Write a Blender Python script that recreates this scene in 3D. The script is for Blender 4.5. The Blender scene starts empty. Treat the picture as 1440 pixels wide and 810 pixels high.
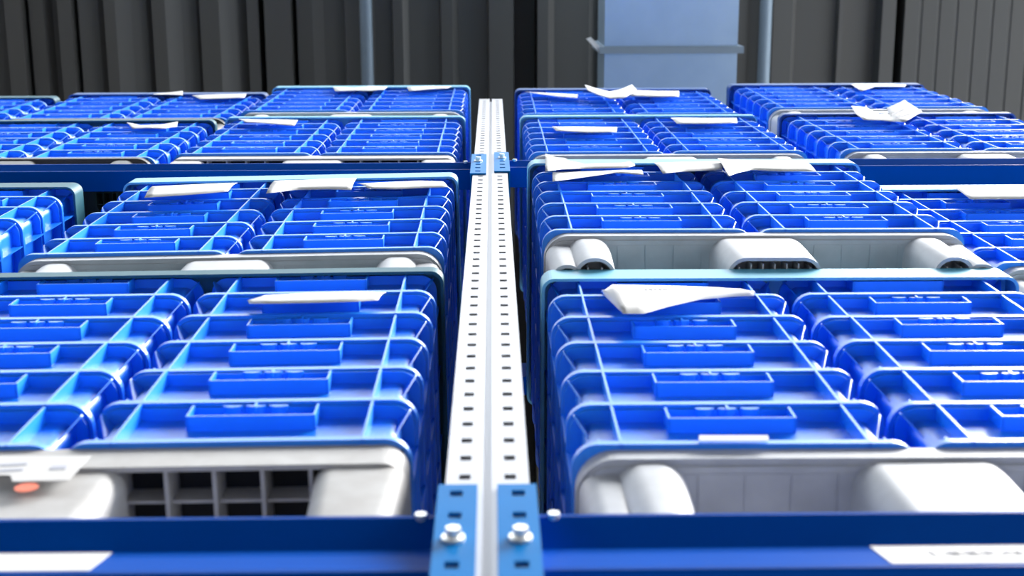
import bpy, math, random
from mathutils import Matrix, Vector

random.seed(7)
scene = bpy.context.scene
C = scene.collection

# ------------------------------------------------------------------ camera
F = 1950.0                      # focal length in pixels of the 1440x810 frame
CAM = Vector((0.0, -0.54, 1.65))   # a person close to the rack, looking steeply up
eZ = Vector((-28.0, -470.0, F)).normalized()      # world up seen in camera axes (x right, y down, z forward)
ax = -0.006
eX = Vector((1.0, ax, (28.0 + 470.0 * ax) / F)).normalized()
eY = eZ.cross(eX).normalized()
RIGHT = Vector((eX.x, eY.x, eZ.x)); DOWN = Vector((eX.y, eY.y, eZ.y)); FWD = Vector((eX.z, eY.z, eZ.z))
cd = bpy.data.cameras.new('camera'); cam = bpy.data.objects.new('camera', cd); C.objects.link(cam)
cd.sensor_width = 36.0; cd.lens = F * 36.0 / 1440.0
cd.clip_start = 0.05; cd.clip_end = 200
m = Matrix.Identity(4)
for i in range(3):
    m[i][0] = RIGHT[i]; m[i][1] = -DOWN[i]; m[i][2] = -FWD[i]; m[i][3] = CAM[i]
cam.matrix_world = m
cd.dof.use_dof = True; cd.dof.focus_distance = 3.05; cd.dof.aperture_fstop = 5.6
scene.camera = cam

# ------------------------------------------------------------------ light
scene.view_settings.view_transform = 'Standard'
scene.view_settings.look = 'None'
scene.view_settings.gamma = 1.0
scene.view_settings.exposure = 2.38
w = bpy.data.worlds.new('sky'); scene.world = w; w.use_nodes = True
bg = w.node_tree.nodes['Background']; bg.inputs[0].default_value = (0.86, 0.93, 1.0, 1); bg.inputs[1].default_value = 0.85
sd = bpy.data.lights.new('hazy_sun', 'SUN'); sd.energy = 3.3; sd.angle = math.radians(35); sd.color = (1.0, 0.97, 0.93)
sun = bpy.data.objects.new('hazy_sun', sd); C.objects.link(sun)
sun_dir = Vector((-0.62, 0.24, -0.75)).normalized()     # travels from the right and from behind the viewer
sun.rotation_euler = sun_dir.to_track_quat('-Z', 'Y').to_euler()
sun.location = (6, -6, 8)


def ray(px, py):
    return (RIGHT * (px - 720.0) + DOWN * (py - 405.0) + FWD * F)


def at(px, py, Y):
    r = ray(px, py); t = (Y - CAM.y) / r.y
    return CAM + r * t


def atz(px, py, Z):
    r = ray(px, py); t = (Z - CAM.z) / r.z
    return CAM + r * t


# ------------------------------------------------------------------ materials
def mat(name, col, rough=0.4, metal=0.0, spec=0.5, noise=0.0, nscale=20.0, col2=None, bump=0.0, bscale=60.0, stretch=None, coat=0.0):
    M = bpy.data.materials.new(name); M.use_nodes = True
    nt = M.node_tree; b = nt.nodes['Principled BSDF']
    b.inputs['Base Color'].default_value = (*col, 1); b.inputs['Roughness'].default_value = rough
    b.inputs['Metallic'].default_value = metal
    b.inputs['Specular IOR Level'].default_value = spec
    b.inputs['Coat Weight'].default_value = coat
    if noise > 0 or bump > 0:
        tc = nt.nodes.new('ShaderNodeTexCoord'); mp = nt.nodes.new('ShaderNodeMapping')
        nt.links.new(tc.outputs['Object'], mp.inputs[0])
        if stretch: mp.inputs['Scale'].default_value = stretch
    if noise > 0:
        n = nt.nodes.new('ShaderNodeTexNoise'); n.inputs['Scale'].default_value = nscale; n.inputs['Detail'].default_value = 5
        nt.links.new(mp.outputs[0], n.inputs['Vector'])
        rp = nt.nodes.new('ShaderNodeValToRGB'); rp.color_ramp.elements[0].position = 0.35; rp.color_ramp.elements[1].position = 0.7
        c2 = col2 or tuple(x * 0.6 for x in col)
        rp.color_ramp.elements[0].color = (*[a * (1 - noise) + b2 * noise for a, b2 in zip(col, c2)], 1)
        rp.color_ramp.elements[1].color = (*col, 1)
        nt.links.new(n.outputs['Fac'], rp.inputs[0]); nt.links.new(rp.outputs[0], b.inputs['Base Color'])
    if bump > 0:
        n2 = nt.nodes.new('ShaderNodeTexNoise'); n2.inputs['Scale'].default_value = bscale; n2.inputs['Detail'].default_value = 4
        nt.links.new(mp.outputs[0], n2.inputs['Vector'])
        bp = nt.nodes.new('ShaderNodeBump'); bp.inputs['Strength'].default_value = bump; bp.inputs['Distance'].default_value = 0.002
        nt.links.new(n2.outputs['Fac'], bp.inputs['Height']); nt.links.new(bp.outputs[0], b.inputs['Normal'])
    return M


M = {
    'crate': mat('blue_crate_plastic', (0.001, 0.225, 0.94), 0.36, spec=0.9, noise=0.3, nscale=9, col2=(0.002, 0.25, 0.95), bump=0.05, bscale=40),
    'pallet': mat('light_grey_pallet_plastic', (0.50, 0.52, 0.56), 0.5, noise=0.4, nscale=24, col2=(0.34, 0.355, 0.385), bump=0.15, bscale=50),
    'pallet_old': mat('worn_grey_pallet_plastic', (0.50, 0.50, 0.50), 0.6, noise=0.5, nscale=22, col2=(0.34, 0.32, 0.31), bump=0.2, bscale=50),
    'pallet_dark': mat('dark_grey_pallet_plastic', (0.07, 0.066, 0.06), 0.5, noise=0.4, nscale=25, col2=(0.03, 0.03, 0.03)),
    'cell_shade': mat('black_cell_shade', (0.012, 0.012, 0.013), 0.8, noise=0.3),  # shade in the open pallet's cells, put in as black colour
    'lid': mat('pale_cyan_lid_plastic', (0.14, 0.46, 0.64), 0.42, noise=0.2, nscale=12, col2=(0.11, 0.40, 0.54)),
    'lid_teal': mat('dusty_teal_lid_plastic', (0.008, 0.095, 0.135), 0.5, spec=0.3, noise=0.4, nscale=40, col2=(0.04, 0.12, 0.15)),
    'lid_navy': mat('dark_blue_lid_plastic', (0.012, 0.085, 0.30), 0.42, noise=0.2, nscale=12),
    'post': mat('galvanised_upright_steel', (0.43, 0.435, 0.47), 0.36, metal=0.3, noise=0.15, nscale=30, col2=(0.36, 0.365, 0.41), stretch=(1, 1, 0.2)),
    'beam': mat('blue_beam_paint', (0.0002, 0.060, 0.35), 0.35, spec=0.02, noise=0.15, nscale=6, bump=0.02),
    'connector': mat('bright_blue_connector_paint', (0.0005, 0.17, 0.50), 0.36, spec=0.05, noise=0.15, nscale=18),
    'bolt': mat('zinc_bolt_steel', (0.85, 0.83, 0.78), 0.3, metal=0.7),
    'paper': mat('white_paper', (0.66, 0.66, 0.66), 0.7, spec=0.2, noise=0.08, nscale=8),
    'ink': mat('dark_print_ink', (0.03, 0.035, 0.06), 0.6),
    'ink_faint': mat('faded_print_ink', (0.45, 0.47, 0.55), 0.6),
    'orange': mat('orange_sticker', (0.80, 0.13, 0.04), 0.5),
    'roof': mat('dark_grey_roof_sheet', (0.080, 0.076, 0.070), 0.5, noise=0.3, nscale=3, col2=(0.058, 0.062, 0.066), stretch=(1, 0.15, 1)),
    'roof_back': mat('black_roof_lining', (0.02, 0.02, 0.022), 0.8, noise=0.2),
    'duct': mat('galvanised_duct_steel', (0.42, 0.55, 0.68), 0.38, metal=0.75, noise=0.35, nscale=5, col2=(0.30, 0.42, 0.55), bump=0.1, bscale=5),
    'pipe': mat('galvanised_conduit_steel', (0.22, 0.28, 0.34), 0.5, metal=0.2, noise=0.1),
    'floor': mat('pale_concrete', (0.18, 0.18, 0.18), 0.8, noise=0.4, nscale=2),
    'wall': mat('grey_wall_sheet', (0.06, 0.06, 0.065), 0.6, noise=0.3, nscale=2),
}


# ------------------------------------------------------------------ mesh helpers
class MB:
    def __init__(s): s.v = []; s.f = []; s.smooth = []

    def add(s, vs, fs, smooth=False):
        o = len(s.v); s.v += [tuple(v) for v in vs]
        for f in fs: s.f.append(tuple(i + o for i in f)); s.smooth.append(smooth)
        return s

    def box(s, x0, x1, y0, y1, z0, z1):
        vs = [(x, y, z) for z in (z0, z1) for y in (y0, y1) for x in (x0, x1)]
        return s.add(vs, [(0, 2, 3, 1), (4, 5, 7, 6), (0, 1, 5, 4), (2, 6, 7, 3), (0, 4, 6, 2), (1, 3, 7, 5)])

    def prism(s, poly, z0, z1, caps=(True, True), scale_top=None):
        n = len(poly)
        top = poly if scale_top is None else scale_top
        vs = [(x, y, z0) for x, y in poly] + [(x, y, z1) for x, y in top]
        fs = [(i, (i + 1) % n, n + (i + 1) % n, n + i) for i in range(n)]
        if caps[0]: fs.append(tuple(range(n - 1, -1, -1)))
        if caps[1]: fs.append(tuple(range(n, 2 * n)))
        return s.add(vs, fs)

    def ring(s, po, pi, z0, z1):
        n = len(po)
        vs = [(x, y, z0) for x, y in po] + [(x, y, z1) for x, y in po] + [(x, y, z0) for x, y in pi] + [(x, y, z1) for x, y in pi]
        fs = []
        for i in range(n):
            j = (i + 1) % n
            fs += [(i, j, n + j, n + i), (2 * n + j, 2 * n + i, 3 * n + i, 3 * n + j), (j, i, 2 * n + i, 2 * n + j), (n + i, n + j, 3 * n + j, 3 * n + i)]
        return s.add(vs, fs)

    def tube(s, p0, p1, r, n=10):
        p0 = Vector(p0); p1 = Vector(p1); d = (p1 - p0).normalized()
        a = d.orthogonal().normalized(); b = d.cross(a)
        vs = [p + (a * math.cos(t) + b * math.sin(t)) * r for p in (p0, p1) for t in [2 * math.pi * k / n for k in range(n)]]
        fs = [(i, (i + 1) % n, n + (i + 1) % n, n + i) for i in range(n)]
        s.add(vs, fs, True)
        return s.add(vs, [tuple(range(n - 1, -1, -1)), tuple(range(n, 2 * n))])

    def extrude_x(s, prof, x0, x1):          # profile of (y, z), counter-clockwise or not
        n = len(prof)
        vs = [(x0, y, z) for y, z in prof] + [(x1, y, z) for y, z in prof]
        fs = [(i, (i + 1) % n, n + (i + 1) % n, n + i) for i in range(n)] + [tuple(range(n - 1, -1, -1)), tuple(range(n, 2 * n))]
        return s.add(vs, fs)

    def mesh(s, name, material):
        me = bpy.data.meshes.new(name); me.from_pydata(s.v, [], s.f); me.update()
        import bmesh
        bm = bmesh.new(); bm.from_mesh(me)
        bmesh.ops.recalc_face_normals(bm, faces=bm.faces); bm.to_mesh(me); bm.free()
        me.polygons.foreach_set('use_smooth', s.smooth)
        me.materials.append(material)
        return me

    def build(s, name, material, parent=None):
        return link(name, s.mesh(name, material), parent)


def link(name, me, parent=None, loc=(0, 0, 0), rz=0):
    o = bpy.data.objects.new(name, me); C.objects.link(o)
    o.parent = parent; o.location = loc; o.rotation_euler = (0, 0, rz)
    return o


def tag(o, label, cat, group=None):
    o['label'] = label; o['category'] = cat
    if group: o['group'] = group
    return o


def thing(name, label, cat, loc=(0, 0, 0), rz=0, group=None):
    o = link(name, None, None, loc, rz); o.empty_display_size = 0.05
    return tag(o, label, cat, group)


def struct(o):
    o['kind'] = 'structure'; return o


def rrect(x0, x1, y0, y1, r, seg=8):
    pts = []
    for cx, cy, a0 in ((x1 - r, y0 + r, -90), (x1 - r, y1 - r, 0), (x0 + r, y1 - r, 90), (x0 + r, y0 + r, 180)):
        for k in range(seg + 1):
            a = math.radians(a0 + 90 * k / seg); pts.append((cx + r * math.cos(a), cy + r * math.sin(a)))
    return pts


def perforated(mb, x0, x1, z0, z1, y, holes, t=0.003):
    """vertical sheet facing -Y with rectangular holes (cx, cz, w, h) all in one column; real thickness t"""
    if not holes:
        return mb.box(x0, x1, y, y + t, z0, z1)
    cx, _, hw, hh = holes[0]
    a, b = cx - hw / 2, cx + hw / 2
    mb.box(x0, a, y, y + t, z0, z1); mb.box(b, x1, y, y + t, z0, z1)
    zz = z0
    for _, cz, _, h in holes:
        mb.box(a, b, y, y + t, zz, cz - h / 2); zz = cz + h / 2
    return mb.box(a, b, y, y + t, zz, z1)


# ------------------------------------------------------------------ setting
CZ = 1.65
mb = MB().box(-9, 9, -12, 6, -0.2, 0.0)
struct(mb.build('floor', M['floor']))
struct(MB().box(-9, 9, 4.0, 4.2, 0, 10.9).build('wall_back', M['wall']))
struct(MB().box(-9, 9, -4.7, -4.5, 0, 10.3).build('front_sky_blocker', M['wall']))  # unseen wall added across the aisle to cut low sky light
struct(MB().box(-9.2, -9.0, -3, 4.2, 0, 10.9).build('wall_left', M['wall']))
ZC = 9.0 + CZ                  # lowest plane of the roof sheets
Y0R, Y1R = -1.15, 4.0
ceil = struct(MB().box(-9, 9, Y0R, Y1R, ZC + 0.45, ZC + 0.60).build('ceiling', M['roof_back']))
prof = []
p = 10 - 66.7 * 18
while p < 5:
    prof += [(p, 0), (p + 20, 0), (p + 38, .06), (p + 60, .09)]
    p += 66.7
prof += [(10, 0), (33, 0), (34, .25), (37, .25), (40, .06), (60, .06), (70, .11), (82, .13), (84, 0), (103, 0), (104, .2), (107, .2), (110, .05), (136, .08),
         (147, .11), (149, 0), (165, 0), (185, .04), (205, .07), (214, .10), (216, 0), (235, 0), (255, .05), (275, .08), (281, .10), (283, 0), (310, 0), (330, .05),
         (347, .09), (349, 0), (365, 0), (366, .4), (373, .4), (374, -.02), (411, -.02), (412, .3), (416, .3), (418, .03), (440, .03), (455, .06), (484, .07), (486, 0),
         (506, 0), (527, .05), (551, .06), (553, 0), (567, 0), (575, .04), (618, .05), (621, 0), (637, 0), (645, .06), (685, .07), (688, -.02), (722, -.02),
         (724, .42), (754, .42), (756, 0), (771, 0), (780, .07), (829, .07), (848, .1), (852, 0), (1037, 0), (1050, 0), (1052, .08), (1084, .08), (1086, 0), (1113, 0),
         (1120, .06), (1175, .05), (1178, 0), (1184, 0), (1187, .08), (1234, .09), (1238, -.01), (1257, -.01), (1259, .42), (1268, .42)]
p = 1270
while p < 2500:
    prof += [(p, 0), (p + 20, 0), (p + 21.5, .006), (p + 24, .006)]
    p += 25
cuts = [-500, -250, 34, 104, 216, 366, 412, 486, 621, 724, 852, 1086, 1259, 1500, 1800]
sheets = []; cur = []
for q in prof:
    if cuts and q[0] >= cuts[0]:
        cur.append(q); sheets.append(cur); cur = []; cuts.pop(0)
    cur.append(q)
sheets.append(cur)
for sh in sheets:
    xs = [(atz(px, 60, ZC).x, ZC + h) for px, h in sh]
    n = len(xs)
    vs = [(x, Y0R, z) for x, z in xs] + [(x, Y1R, z) for x, z in xs] + [(x, Y0R, z + .004) for x, z in xs] + [(x, Y1R, z + .004) for x, z in xs]
    fs = []
    for i in range(n - 1):
        fs += [(i, n + i, n + i + 1, i + 1), (2 * n + i, 2 * n + i + 1, 3 * n + i + 1, 3 * n + i), (i, i + 1, 2 * n + i + 1, 2 * n + i), (n + i, 3 * n + i, 3 * n + i + 1, n + i + 1)]
    fs += [(0, 2 * n, 3 * n, n), (n - 1, 2 * n - 1, 4 * n - 1, 3 * n - 1)]
    MB().add(vs, fs).build('roof_sheet', M['roof'], ceil)

# two conduits clipped under the roof
for px, lab in ((516, 'pale galvanised conduit clipped under the roof sheets over crate stacks'),
                (1074.5, 'pale galvanised conduit clipped under the roof beside the square duct')):
    x = atz(px, 60, ZC - .04).x
    t = thing('conduit_pipe', lab, 'pipe', (x, 0, ZC - .06), 0, 'conduits under the roof')
    MB().tube((0, Y0R + .02, 0), (0, Y1R, 0), .040, 14).build('pipe', M['pipe'], t)
    for yy in (-.6, 1.2, 2.6):
        MB().box(-.05, .05, yy, yy + .03, .03, .055).build('clip', M['pipe'], t)

# square ventilation duct hanging over the rack
ZD = 7.6 + CZ
xl, xr = atz(850, 70, ZD).x, atz(1037, 70, ZD).x
yf = atz(940, 70, ZD).y
duct = thing('ventilation_duct', 'square galvanised ventilation duct with bolted flange hanging below the roof', 'duct', ((xl + xr) / 2, 0, ZD))
hw = (xr - xl) / 2
for a, b in ((Y0R + .05, yf - .004), (yf + .004, 2.6)):
    m_ = MB()
    m_.box(-hw, hw, a, b, 0, .5)
    o = m_.build('duct_section', M['duct'], duct)
    yy = a + .25 if a < -.5 else a + .5
    MB().extrude_x([(yy, 0), (yy + .012, -.006), (yy + .024, 0)], -hw * .99, hw * .99).build('crease', M['duct'], o)
fl = MB().ring([(-hw - .03, -.03), (hw + .03, -.03), (hw + .03, .53), (-hw - .03, .53)], [(-hw + .01, .01), (hw - .01, .01), (hw - .01, .49), (-hw + .01, .49)], -.018, .018)
fl.v = [(x, yf + z, y) for x, y, z in fl.v]
flo = fl.build('flange', M['pipe'], duct)
MB().add([(-hw - .10, yf - .06, -.02), (-hw - .075, yf - .07, -.02), (-hw - .01, yf, -.02), (-hw - .03, yf + .01, -.02),
          (-hw - .10, yf - .06, .0), (-hw - .075, yf - .07, .0), (-hw - .01, yf, .0), (-hw - .03, yf + .01, .0)],
         [(3, 2, 1, 0), (4, 5, 6, 7), (0, 1, 5, 4), (1, 2, 6, 5), (2, 3, 7, 6), (3, 0, 4, 7)]).build('bracket', M['paper'], duct)
for s in (-1, 1):
    for yy in (.6, 1.9):
        MB().tube((s * (hw - .03), yy, .5), (s * (hw - .03), yy, ZC - ZD + .2), .006, 8).build('hanger_rod', M['bolt'], duct)

# ------------------------------------------------------------------ rack
PW0, PW1 = -0.0510, 0.0350         # the visible upright, left and right edge
PX = (PW0 + PW1) / 2
YP = -0.012                        # its front face
PITCH = 0.0556
TOPZ = 5.21 + CZ
HZ = 1.187 + CZ                    # height of one hole (the one that takes the bolt)
RD = 0.62                          # rack depth


def upright_mesh():
    hw_ = (PW1 - PW0) / 2
    zs = []
    z = HZ - math.floor((HZ - .06) / PITCH) * PITCH
    while z < TOPZ - .03: zs.append(z); z += PITCH
    mb = MB()
    for s in (-1, 1):
        a, b = sorted((s * hw_, s * .004))
        perforated(mb, a, b, .0, TOPZ, 0, [(s * .0235, z, .0120, .0145) for z in zs], .0008)
        # side wall, rear wall added to keep the holes dark, inner groove wall
        xa, xb = sorted((s * hw_, s * (hw_ - .0025)))
        mb.box(xa, xb, 0.0008, .075, 0, TOPZ)
        xa, xb = sorted((s * hw_, 0))
        mb.box(xa, xb, .075, .0775, 0, TOPZ)
        xa, xb = sorted((s * .004, s * .0055))
        mb.box(xa, xb, .0008, .012, 0, TOPZ)
    mb.box(-.004, .004, .0105, .012, 0, TOPZ)
    return mb


up_me = upright_mesh().mesh('post', M['post'])


def frame(x, label):
    t = thing('upright_frame', label, 'rack upright', (x, YP, 0), 0, 'rack upright frames')
    link('post', up_me, t)
    r = link('post', up_me, t, (0, RD + .10, 0), math.pi)
    for s, yy in ((0, .04), (1, RD + .06)):
        MB().box(-.06, .06, yy - .05, yy + .05, 0, .008).build('foot_plate', M['post'], t)
    z = .4; k = 0
    while z + .6 < TOPZ:
        a, b = (.05, RD + .05) if k % 2 == 0 else (RD + .05, .05)
        MB().tube((0, a, z), (0, b, z + .6), .012, 8).build('brace', M['post'], t)
        z += .6; k += 1
    return t


BAY = 2.80
frame(PX, 'white galvanised perforated rack upright standing between the blue crate stacks')
frame(PX - BAY, 'white galvanised rack upright at the far end of the orange-dot bay')
frame(PX + BAY, 'white galvanised rack upright at the far end of the LEERGUT bay')

BH = .128
bprof = [(0, 0), (0, -.006), (.018, -.042), (.0, -BH + .006), (.0, -BH), (.002, -BH - .003), (.052, -BH - .003), (.052, 0)]


def beam(x0, x1, ztop, label, both=True, rear=False):
    t = thing('rack_beam', label, 'rack beam', (0, RD if rear else 0.0, ztop), math.pi if rear else 0, 'blue rack beams')
    if rear: x0, x1 = -x1, -x0
    MB().extrude_x(bprof, x0, x1).build('profile', M['beam'], t)
    for s in (-1, 1):                        # connector plates hooked on the upright
        xe = x0 if s < 0 else x1             # beam end next to a post
        # flat plate lying over the hole column of the post, bent back along its side
        inner = xe - .0395 if s < 0 else xe + .0395
        a, b = sorted((xe, inner))
        mb = MB()
        top = .0405; bot = -.295
        hz = HZ - ztop
        zs = []
        z = hz + math.ceil((bot + .02 - hz) / PITCH) * PITCH
        while z < top - .012: zs.append(z); z += PITCH
        cxh = (xe - .0185) if s < 0 else (xe + .0185)
        perforated(mb, a, b, bot, top, YP - .0045, [(cxh, z, .013, .015) for z in zs], .004)
        xa, xb = sorted((xe, xe - .003 * (-s) if False else xe + .0035 * s))
        mb.box(xa, xb, YP - .0005, .05, bot, top)
        c = mb.build('connector_plate', M['connector'], t)
        bo = MB()
        zb = min(zs, key=lambda q: abs(q - (hz if abs(ztop - 2.932) < .05 else -.095)))
        bo.tube((cxh, YP - .016, zb), (cxh, YP + .004, zb), .0075, 6)
        bo.tube((cxh, YP - .0075, zb), (cxh, YP - .0045, zb), .011, 14)
        bo.build('bolt', M['bolt'], c)
        MB().tube((xe - .016 * s, -.004, -.005), (xe - .016 * s, .02, -.005), .006, 8).build('locking_pin', M['bolt'], c)
    return t


ZB = 1.282 + CZ; ZTL = 3.672 + CZ; ZTR = 3.705 + CZ
XL0, XL1 = PX - BAY + .0475, PW0 - .0065
XR0, XR1 = PW1 + .0065, PX + BAY - .0475
beam(XL0, XL1, ZB, 'blue steel rack beam carrying the pallet with the orange dot')
beam(XR0, XR1, ZB, 'blue steel rack beam carrying the LEERGUT label')
beam(XL0, XL1, ZTL, 'dark blue upper rack beam above the orange-dot bay')
beam(XR0, XR1, ZTR, 'dark blue upper rack beam above the LEERGUT bay')
for a, b, z, l in ((XL0, XL1, ZB, 'rear blue rack beam under the back edge of the orange-dot pallet'),
                   (XR0, XR1, ZB, 'rear blue rack beam behind the beam with LEERGUT label'),
                   (XL0, XL1, ZTL, 'rear upper blue beam behind the orange-dot bay'),
                   (XR0, XR1, ZTR, 'rear upper blue beam behind the LEERGUT bay')):
    beam(a, b, z, l, rear=True)

# ------------------------------------------------------------------ crate prototype
CW, CD, CH = 0.396, 0.594, 0.141
h2 = CW / 2
WR = 0.0200           # how far the wall lies behind the rims
lipO = rrect(-h2, h2, 0, CD, .030)
rimO = rrect(-h2 + .0045, h2 - .0045, .0045, CD - .0045, .028)
wallO = rrect(-h2 + WR, h2 - WR, WR, CD - WR, .016)
wallI = rrect(-h2 + WR + .004, h2 - WR - .004, WR + .004, CD - WR - .004, .012)
tub = MB()
tub.prism(lipO, 0, .0115)
tub.ring(wallO, wallI, .0115, CH - .007)
for sx in (-1, 1):     # corner ribs
    for (yo, sy) in ((0, 1), (CD, -1)):
        p0 = Vector((sx * (h2 - .0095), yo + sy * .0095)); p1 = Vector((sx * (h2 - WR - .006), yo + sy * (WR + .006)))
        d = (p1 - p0).normalized(); nrm = Vector((-d.y, d.x)) * .0010
        zt_ = CH - .007
        tub.add([(*(p0 + nrm), zt_), (*(p0 - nrm), zt_), (*(p1 - nrm), zt_), (*(p1 + nrm), zt_),
                 (*(p0 + nrm), zt_ - .006), (*(p0 - nrm), zt_ - .006), (*(p1 - nrm), zt_ - .055), (*(p1 + nrm), zt_ - .055)],
                [(0, 1, 2, 3), (7, 6, 5, 4), (0, 4, 5, 1), (1, 5, 6, 2), (2, 6, 7, 3), (3, 7, 4, 0)])
        # two ribs where the corner begins
        x = sx * (h2 - .0325)
        tub.box(x - .0011, x + .0011, yo + (.004 if sy > 0 else -WR), yo + (WR if sy > 0 else -.004), .0115, .030)
    for yy in (.062, .17, .297, .424, .532):   # ribs on the long sides
        a, b = sorted((sx * (h2 - .001), sx * (h2 - WR)))
        tub.box(a, b, yy - .0015, yy + .0015, .0, CH)
tub_me = tub.mesh('tub', M['crate'])
rim_me = MB().ring(rimO, wallI, CH - .007, CH - .0002).mesh('rim', M['crate'])
rib_me = MB().box(-.0016, .0016, -.0004, WR, .0, CH).mesh('rib', M['crate'])
hd = MB()
HX = .076; HZ0 = CH - .007 - .042
hd.box(-HX, HX, .0008, WR, HZ0, HZ0 + .0028)
for s in (-1, 1):
    hd.box(s * HX - .0014, s * HX + .0014, .0008, WR, HZ0, CH - .007)
hd_me = hd.mesh('handle', M['crate'])
gp = MB()
gp.box(-.0015, .0015, -.0002, .008, CH - .018, CH - .001)
for x in (-.028, .028, -.0):
    n = 8
    pts = [(x + .010 * math.cos(math.pi * k / n), .0035 + 0 * k) for k in range(n + 1)]
    vs = []
    for yy in (.0015, .012):
        vs += [(x + .012 * math.cos(math.pi * k / n), yy, CH - .007 - .007 * math.sin(math.pi * k / n)) for k in range(n + 1)]
    fs = [(k, k + 1, n + 2 + k, n + 1 + k) for k in range(n)] + [tuple(range(n + 1)), tuple(range(2 * n + 1, n, -1))]
    gp.add(vs, fs)
gp_me = gp.mesh('finger_grip', M['crate'])
TIERS = ['bottom', 'second', 'third', 'fourth', 'fifth', 'top']


def crate(x, y, z, rz, label):
    t = thing('storage_crate', label, 'crate', (x, y, z), rz, 'stacked blue storage crates')
    link('tub', tub_me, t); link('rim', rim_me, t)
    link('rib', rib_me, t, (-.142, 0, 0)); link('rib', rib_me, t, (.142, 0, 0))
    h = link('handle', hd_me, t); link('finger_grip', gp_me, h)
    return t


# ------------------------------------------------------------------ pallet prototypes
PLW, PLD, PLH = 0.792, 0.592, 0.205


def block(mb, x0, x1, y0, y1, ztop, grid=True, r=.03, t=.006):
    po = rrect(x0, x1, y0, y1, min(r, (x1 - x0) * .45), 8)
    pt = rrect(x0 - .006, x1 + .006, y0, y1 + .006, min(r, (x1 - x0) * .45), 8)
    pi = rrect(x0 + t, x1 - t, y0 + t, y1 - t, min(r, (x1 - x0) * .45) - t * .8, 8)
    n = len(po)
    nf = len(mb.f)
    mb.prism(po, 0, ztop, caps=(False, False), scale_top=pt)
    for q in range(nf, len(mb.f)): mb.smooth[q] = True
    # hollow underside: rim, inner wall, cell floor, cell walls
    vs = [(x, y, 0) for x, y in po] + [(x, y, 0) for x, y in pi] + [(x, y, .05) for x, y in pi]
    fs = []
    for i in range(n):
        j = (i + 1) % n
        fs += [(i, j, n + j, n + i), (n + i, n + j, 2 * n + j, 2 * n + i)]
    fs.append(tuple(range(2 * n, 3 * n)))
    mb.add(vs, fs)
    if grid:
        k = max(2, int(round((x1 - x0) / .022)))
        for i in range(1, k):
            x = x0 + (x1 - x0) * i / k
            e = .012 if 1 < i < k - 1 else .018
            mb.box(x - .0012, x + .0012, y0 + e, y1 - e, .003, .05)
        ky = max(2, int(round((y1 - y0) / .03)))
        for i in range(1, ky):
            y = y0 + (y1 - y0) * i / ky
            mb.box(x0 + .006, x1 - .006, y - .0012, y + .0012, .003, .05)


def pallet_parts(kind):
    h = PLW / 2
    deck = MB()
    parts = []
    if kind != 'open':
        deck.prism(rrect(-h, h, 0, PLD, .045), PLH - .030, PLH)
        deck.prism(rrect(-h + .008, h - .008, .008, PLD - .008, .03), PLH - .036, PLH - .030, caps=(True, False))
        zt = PLH - .036
        # faint moulded panels on the underside
        for i in range(14):
            for j in range(4):
                x = -h + .03 + i * (2 * h - .06) / 14; y = .016 + j * .145
                deck.box(x + .0012, x + (2 * h - .06) / 14 - .0012, y, y + .142, zt - .0012, zt)
    else:
        deck.ring(rrect(-h, h, 0, PLD, .028), rrect(-h + .006, h - .006, .006, PLD - .006, .024), PLH - .060, PLH)
        zt = PLH - .058
        k = 15
        for i in range(1, k):
            x = -h + 2 * h * i / k
            deck.box(x - .0022, x + .0022, .006, PLD - .006, zt + .003, PLH - .004)
        for j in range(1, 12):
            y = PLD * j / 12
            deck.box(-h + .006, h - .006, y - .0018, y + .0018, zt + .018, PLH - .004)
    parts.append(('deck', deck))
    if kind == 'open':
        parts.append(('cell_shade_sheet', MB().box(-h + .007, h - .007, .007, PLD - .007, PLH - .004, PLH)))  # black sheet added behind the ribs so the cells look shaded
    bw = .092
    for j, (ya, yb) in enumerate(((.004, .13), (PLD - .13, PLD - .004))):
        for i, (xa, xb) in enumerate(((-h + .004, -h + .004 + bw), (-.083, .083), (h - .004 - bw, h - .004))):
            b = MB()
            if kind != 'open' and i != 1 and j == 0:
                # corner foot: an outer lobe set back behind a flush inner lobe
                s = -1 if i == 0 else 1
                if s < 0:
                    block(b, xa + .004, xa + .055, ya + .012, yb, zt, r=.024)
                    block(b, xa + .042, xb + .022, ya, yb, zt, r=.045)
                else:
                    block(b, xb - .055, xb - .004, ya + .012, yb, zt, r=.024)
                    block(b, xa - .022, xb - .042, ya, yb, zt, r=.045)
            else:
                block(b, xa, xb, ya, yb, zt, r=.022 if kind == 'open' else .032)
            parts.append(('foot', b))
    return parts


PAL = {}
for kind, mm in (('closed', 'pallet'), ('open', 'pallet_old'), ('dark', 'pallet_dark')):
    PAL[kind] = [(n, b.mesh(n, M['cell_shade' if n == 'cell_shade_sheet' else mm])) for n, b in pallet_parts(kind)]


def pallet(x, y, z, rz, kind, label):
    t = thing('plastic_pallet', label, 'pallet', (x, y, z), rz, 'grey plastic pallets')
    for n, me in PAL[kind]: link(n, me, t)
    return t


# ------------------------------------------------------------------ lid prototype
LW, LD = .813, .618
lid = MB()
h = LW / 2
lid.prism(rrect(-h, h, 0, LD, .022), 0.004, .020)
lid.ring(rrect(-h, h, 0, LD, .022), rrect(-h + .005, h - .005, .005, LD - .005, .018), -.048, .004)
thin = MB()
thin.prism(rrect(-h, h, 0, LD, .022), -.001, .006)
thin.ring(rrect(-h, h, 0, LD, .022), rrect(-h + .005, h - .005, .005, LD - .005, .018), -.028, -.001)
THIN = {k: thin.mesh('lid', M[k]) for k in ('lid', 'lid_teal', 'lid_navy')}
LID = {k: lid.mesh('lid', M[k]) for k in ('lid', 'lid_teal', 'lid_navy')}

STACK_H = PLH + 6 * CH + .020


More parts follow.
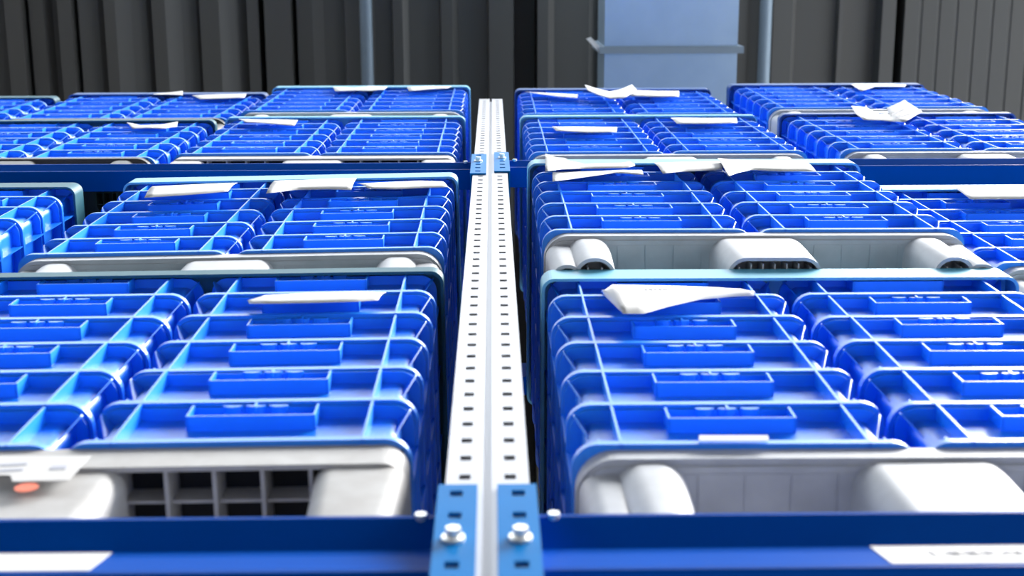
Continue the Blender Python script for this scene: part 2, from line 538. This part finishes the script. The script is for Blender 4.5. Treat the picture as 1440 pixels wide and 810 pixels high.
def stack(xc, y, z, rz, kind, lidm, beside, desc, flat=False):
    """one pallet with 2 x 6 crates and a lid; rz turns it about its front centre; returns top height"""
    rot = Matrix.Rotation(rz, 3, 'Z'); org = Vector((xc, y, 0))

    def P(lx, ly, lz):
        v = rot @ Vector((lx, ly, 0)) + org
        return (v.x, v.y, lz)
    kd = {'closed': 'light grey', 'open': 'worn grey open-ribbed', 'dark': 'dark grey'}[kind]
    pallet(*P(0, .003 if kind == 'dark' else .009, z), rz, kind, '%s plastic pallet under the %s' % (kd, desc))
    zc = z + PLH
    for k in range(6):
        for s in (-1, 1):
            j = random.uniform(-.0012, .0012)
            near = (s == beside)
            crate(*P(s * .201 + random.uniform(-.0008, .0008), .003 + j, zc + k * CH), rz + random.uniform(-.002, .002),
                  'blue crate, %s tier, column %s upright, %s' % (TIERS[k], 'nearer the' if near else 'farther from', desc))
    lcol = {'lid': 'pale cyan', 'lid_teal': 'dusty teal', 'lid_navy': 'dark blue'}[lidm]
    o = link('stack_lid', (THIN if flat else LID)[lidm], None, P(0, -.005, zc + 6 * CH + (.001 if flat else -.004)), rz)
    tag(o, '%s lid capping the %s' % (lcol, desc), 'lid', 'plastic stack lids')
    return z + (STACK_H - .013 if flat else STACK_H - .004)


D2 = math.radians
# (x centre, y front, rotation) taken from the photo; each upper stack stands on the lid of the lower one
z2 = stack(.487, .000, ZB, D2(.1), 'closed', 'lid', -1, 'stack standing on the LEERGUT beam')
z3 = stack(.490, -.038, z2, D2(.2), 'closed', 'lid', -1, 'second stack up on the LEERGUT beam')
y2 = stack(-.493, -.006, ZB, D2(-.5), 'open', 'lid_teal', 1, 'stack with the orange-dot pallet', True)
y3 = stack(-.493, -.004, y2, D2(-.8), 'closed', 'lid', 1, 'stack atop the orange-dot pallet stack')
# neighbours in the same bays
n2 = stack(1.345, .022, ZB, 0, 'closed', 'lid', -1, 'outer stack standing on the LEERGUT beam')
stack(1.345, .030, n2, 0, 'closed', 'lid', -1, 'outer second stack up on the LEERGUT beam')
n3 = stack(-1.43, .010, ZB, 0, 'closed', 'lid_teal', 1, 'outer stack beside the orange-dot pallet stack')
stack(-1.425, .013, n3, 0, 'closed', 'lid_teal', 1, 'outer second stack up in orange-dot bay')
# upper level
t2 = stack(.497, .004, ZTR, 0, 'closed', 'lid', -1, 'lower stack right under the duct', True)
stack(.497, .012, t2, 0, 'closed', 'lid_navy', -1, 'topmost stack right under the duct')
t4 = stack(1.385, .000, ZTR, 0, 'closed', 'lid_navy', -1, 'lower stack beyond the duct on upper beam', True)
stack(1.385, -.004, t4, 0, 'closed', 'lid_navy', -1, 'topmost stack beyond the duct')
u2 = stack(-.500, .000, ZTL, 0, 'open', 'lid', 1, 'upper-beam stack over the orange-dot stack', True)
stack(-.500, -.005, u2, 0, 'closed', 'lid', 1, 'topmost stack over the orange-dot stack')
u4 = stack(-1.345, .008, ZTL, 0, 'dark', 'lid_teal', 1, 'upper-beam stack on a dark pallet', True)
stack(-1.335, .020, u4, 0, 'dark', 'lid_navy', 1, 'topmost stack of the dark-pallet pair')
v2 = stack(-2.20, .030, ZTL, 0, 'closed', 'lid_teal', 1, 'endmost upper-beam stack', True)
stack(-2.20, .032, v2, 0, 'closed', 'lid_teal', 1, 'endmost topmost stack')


# ------------------------------------------------------------------ papers and labels
def paper(label, top, bot, ytop, ybot, bulge=.0, name='paper_sheet', rows=4, sub=4, dy=0.0):
    """a curled sheet: two edges as picture points, each lifted to its own depth near the stack it is tucked in"""
    def dens(pts, ys):
        n = len(pts)
        if not isinstance(ys, (list, tuple)): ys = [ys] * n
        out = []
        for i in range(n - 1):
            for k in range(sub):
                t = k / sub
                out.append(at(pts[i][0] * (1 - t) + pts[i + 1][0] * t, pts[i][1] * (1 - t) + pts[i + 1][1] * t, ys[i] * (1 - t) + ys[i + 1] * t + dy))
        out.append(at(pts[-1][0], pts[-1][1], ys[-1] + dy))
        return out
    A = dens(top, ytop); B = dens(bot, ybot)
    n = len(A); vs = []
    for r in range(rows + 1):
        t = r / rows
        for a, b in zip(A, B):
            p = a * (1 - t) + b * t; p.y -= bulge * math.sin(math.pi * t)
            vs.append(p)
    c = vs[0].copy()
    fs = [(r * n + i, r * n + i + 1, (r + 1) * n + i + 1, (r + 1) * n + i) for r in range(rows) for i in range(n - 1)]
    o = MB().add([v - c for v in vs], fs, True).build(name, M['paper'])
    o.location = c
    sm = o.modifiers.new('thickness', 'SOLIDIFY'); sm.thickness = .0005
    tag(o, label, 'paper', 'paper slips tucked in the stacks')
    return o


def text_mesh(name, body, size, material, parent, loc, rx, sx=1.0):
    cu = bpy.data.curves.new(name, 'FONT'); cu.body = body; cu.size = size; cu.extrude = .0001; cu.space_character = 1.15; cu.offset = size * .03
    to = bpy.data.objects.new(name, cu); C.objects.link(to)
    me = bpy.data.meshes.new_from_object(to.evaluated_get(bpy.context.evaluated_depsgraph_get()))
    C.objects.unlink(to); bpy.data.objects.remove(to)
    me.materials.clear(); me.materials.append(material)
    o = link(name, me, parent, loc); o.rotation_euler = (rx, 0, 0); o.scale = (sx, 1, 1)
    return o


# labels on the beams: on the lower, slightly reclining band of the profile
RX = math.radians(90) - math.atan2(.018, BH - .048)


def beam_label(px0, px1, label, words, x_text, size):
    x0, x1 = at(px0, 762, .006).x, at(px1, 762, .006).x
    z0, z1 = -BH + .008, -.044
    def yy(z): return .018 * (z + BH - .006) / (BH - .048) - .0009
    cx = x0
    t = MB().add([(x0 - cx, yy(z0), z0), (x1 - cx, yy(z0), z0), (x1 - cx, yy(z1), z1), (x0 - cx, yy(z1), z1),
                  (x0 - cx, yy(z0) + .0006, z0), (x1 - cx, yy(z0) + .0006, z0), (x1 - cx, yy(z1) + .0006, z1), (x0 - cx, yy(z1) + .0006, z1)],
                 [(0, 1, 2, 3), (7, 6, 5, 4), (0, 4, 5, 1), (1, 5, 6, 2), (2, 6, 7, 3), (3, 7, 4, 0)]).build('beam_label', M['paper'])
    t.location = (cx, 0, ZB)
    tag(t, label, 'label')
    if words:
        zt = -.092
        text_mesh('lettering', words, size, M['ink'], t, (x_text - cx, yy(zt) - .0006, zt), RX, 1.0)
    return t


beam_label(1229, 1560, 'white strip label printed LEERGUT stuck on the blue beam', 'LEERGUT', at(1308, 776, .004).x, .029)
lb = beam_label(-40, 157, 'blank-ended white strip label on the beam below the orange dot', '', 0, .03)

# stickers on the orange-dot pallet
def sticker(name, label, cat, poly, Y, material, parent=None):
    pts = [at(px, py, Y) for px, py in poly]; c = pts[0].copy(); n = len(pts)
    vs = [p - c for p in pts] + [p - c + Vector((0, .0006, 0)) for p in pts]
    fs = [tuple(range(n)), tuple(range(2 * n - 1, n - 1, -1))] + [(i, n + i, n + (i + 1) % n, (i + 1) % n) for i in range(n)]
    o = MB().add(vs, fs).build(name, material); o.location = c
    if label: tag(o, label, cat)
    return o


st = sticker('pallet_sticker', 'white printed sticker on the worn pallet above the orange dot', 'sticker',
             [(-20, 641), (128, 641), (96, 675), (18, 677), (14, 668), (-20, 668)], -.0035, M['paper'])
for q in ([(74, 655), (96, 654), (92, 659), (70, 660)], [(0, 652), (40, 650), (38, 653), (0, 655)], [(0, 660), (34, 658), (32, 661), (0, 663)]):
    k = sticker('print', None, None, q, -.0042, M['ink_faint']); k.location = k.location - st.location; k.parent = st
sticker('orange_dot', 'round orange dot sticker on the worn grey pallet foot', 'sticker',
        [(37 + 17 * math.cos(a), 685 + 6 * math.sin(a) - 2.2 * math.cos(a)) for a in [2 * math.pi * k / 20 for k in range(20)]], -.0022, M['orange'])
sticker('crate_sticker', 'narrow white sticker on the bottom crate edge above LEERGUT label', 'sticker',
        [(983, 612), (1080, 612), (1081, 619), (983, 619)], -.0022, M['paper'])

# slips of paper
pp = paper('large curled white sheet hanging out of a crate handle below cyan lid',
           [(845, 411), (861, 400), (905, 401), (955, 402), (1010, 404), (1045, 407), (1062, 413)], [(848, 414), (876, 441), (905, 441), (940, 431), (985, 421), (1030, 417), (1060, 416)],
           [.004, -.006, -.010, -.010, -.008, -.004, 0.0], [.004, -.032, -.028, -.022, -.014, -.006, -.002], .006)
tx = text_mesh('lettering', '65950', .013, M['ink'], None, (0, 0, 0), math.radians(90))
p0 = at(906, 408.5, -.024); tx.parent = pp; tx.location = p0 - pp.location; tx.rotation_euler = (math.radians(90), 0, 0)
paper('narrow folded white slip across the fifth tier beside the upright',
      [(347, 423), (372, 415), (430, 412), (500, 410), (543, 411)], [(350, 427), (372, 427), (430, 426), (500, 424), (532, 422)],
      -.006, [-.01, -.016, -.016, -.014, -.01], .003, dy=-0.008)
paper('white slip at the far end of the cyan lid, atop orange-dot stacks',
      [(214, 262), (260, 260), (300, 258), (334, 257)], [(203, 278), (250, 275), (290, 272), (321, 269)], .004, -.018, .004, dy=-0.014)
paper('long white slip drooping over the middle of the cyan lid',
      [(386, 254), (425, 253), (465, 251), (502, 250)], [(374, 272), (415, 267), (460, 266), (494, 267)], .004, [-.022, -.016, -.018, -.02], .004, dy=-0.014)
paper('white slip at the lid corner next to the perforated upright',
      [(502, 258), (545, 256), (590, 254), (622, 255)], [(518, 265), (555, 266), (600, 264), (630, 263)], .000, -.014, .003, dy=-0.012)
paper('white slip with a flared torn end under the dark upper beam',
      [(767, 216), (790, 224), (820, 230), (874, 229), (886, 227), (892, 232)], [(767, 241), (790, 238), (820, 237), (874, 236), (886, 235), (893, 233)],
      [-.035, -.03, -.028, -.028, -.03, -.03], [-.045, -.04, -.034, -.034, -.034, -.032], .004, dy=-0.018)
paper('thin white slip tucked over the top crate handle beside the upright',
      [(777, 242), (832, 240), (878, 239), (902, 239)], [(777, 255), (802, 252), (835, 246), (866, 243), (905, 246)][:2] + [(866, 243), (905, 246)],
      -.026, [-.045, -.04, -.034, -.034], .003, dy=-0.018)
paper('white slip hanging at a slant where two crate columns meet',
      [(920, 229), (955, 228), (990, 227), (1016, 227)], [(932, 244), (962, 241), (992, 240), (1016, 239)], -.028, [-.045, -.04, -.038, -.038], .003, dy=-0.018)
paper('white slip with one pointed corner bent forward over the lid',
      [(1009, 222), (1035, 225), (1065, 226), (1100, 226), (1132, 226)], [(1024, 248), (1038, 243), (1056, 239), (1100, 241), (1148, 241)],
      [-.045, -.03, -.028, -.028, -.028], [-.06, -.045, -.036, -.036, -.036], .003, dy=-0.018)
paper('white slip on the cyan lid of the outer stack',
      [(1337, 262), (1380, 261), (1420, 260), (1480, 259)], [(1364, 280), (1390, 280), (1425, 280), (1490, 279)], .03, .012, .003, dy=-0.012)
paper('straight white slip on the topmost lid beside upright and duct',
      [(738, 129), (775, 131), (813, 133)], [(760, 132.5), (788, 136), (812, 138)], .010, [.006, .0, .0], .001, dy=-0.008)
paper('folded white slip standing up in a V under the duct',
      [(822, 119), (840, 125), (857, 129), (872, 126), (889, 119)], [(826, 127), (842, 134), (858, 139), (878, 138), (896, 127)],
      [-.03, -.01, .0, -.01, -.03], [-.02, -.01, -.005, -.01, -.02], .0, dy=-0.008)
paper('flat white slip beside the V-folded one under the duct',
      [(893, 127), (925, 128), (955, 128)], [(882, 135), (920, 136), (955, 136)], .008, .0, .001, dy=-0.008)
paper('thin white slip lying across crate handles under the duct',
      [(776, 178), (822, 178), (868, 179)], [(782, 184), (825, 186.5), (867, 186)], .018, .006, .001, dy=-0.022)
paper('white slip on the lid between two stacks under the duct',
      [(943, 165.5), (990, 166), (1036, 166)], [(952, 174), (995, 174), (1037, 173)], .008, -.004, .001, dy=-0.012)
pn = paper('folded printed white slip propped between the stacks beyond the duct',
           [(1197, 149), (1218, 151), (1237, 161), (1250, 159), (1247, 152), (1272, 141)], [(1203, 160), (1215, 169), (1240, 169.5), (1255, 171), (1272, 172), (1297, 157)],
           [-.03, -.02, -.012, -.012, -.02, -.03], [-.03, -.022, -.018, -.02, -.03, -.04], 0)
for q in ([(1253, 160.5), (1271, 152.5), (1272, 154.5), (1254, 162.5)], [(1261, 164.5), (1279, 160), (1280, 161.2), (1262, 165.7)]):
    k = sticker('print', None, None, q, -.043, M['ink']); k.location = k.location - pn.location; k.parent = pn
paper('small white slip with a drooping corner on the topmost far lid',
      [(1196, 118), (1220, 118), (1245, 118), (1275, 119)], [(1200, 121), (1211, 128), (1230, 122), (1272, 122)], -.010, [-.012, -.02, -.014, -.012], 0)
paper('short white slip on the topmost dark lid beside the roof wall',
      [(215, 131.5), (236, 130), (257, 128)], [(216, 133), (236, 133), (257, 134)], .022, .02, 0, dy=-0.008)
paper('longer white slip lying on the topmost dark lid',
      [(270, 134), (310, 132.5), (347, 132)], [(281, 139.5), (312, 138.5), (344, 137.5)], .022, .012, .001, dy=-0.008)
paper('crumpled white slip between the dark pallet and its lid',
      [(178, 172), (198, 176), (225, 175), (250, 171)], [(186, 181), (205, 180), (228, 181), (249, 178)], .010, .004, .002, dy=-0.006)
paper('wavy white slip on the topmost lid over the orange-dot stacks',
      [(468, 122), (498, 123), (520, 121), (546, 122)], [(471, 128.5), (500, 127.5), (515, 128), (540, 126)], -.012, -.020, .001)
paper('thin white slip at the corner of the topmost lid near upright',
      [(572, 122), (605, 121), (636, 121.5)], [(575, 128), (605, 125.5), (630, 124)], -.012, -.020, .001)
paper('white slip over the lid of the dark-slotted pallet stack',
      [(335, 167), (365, 168), (392, 168), (419, 169)], [(345, 172), (368, 173), (395, 175.5), (414, 177)], -.010, -.018, .001)
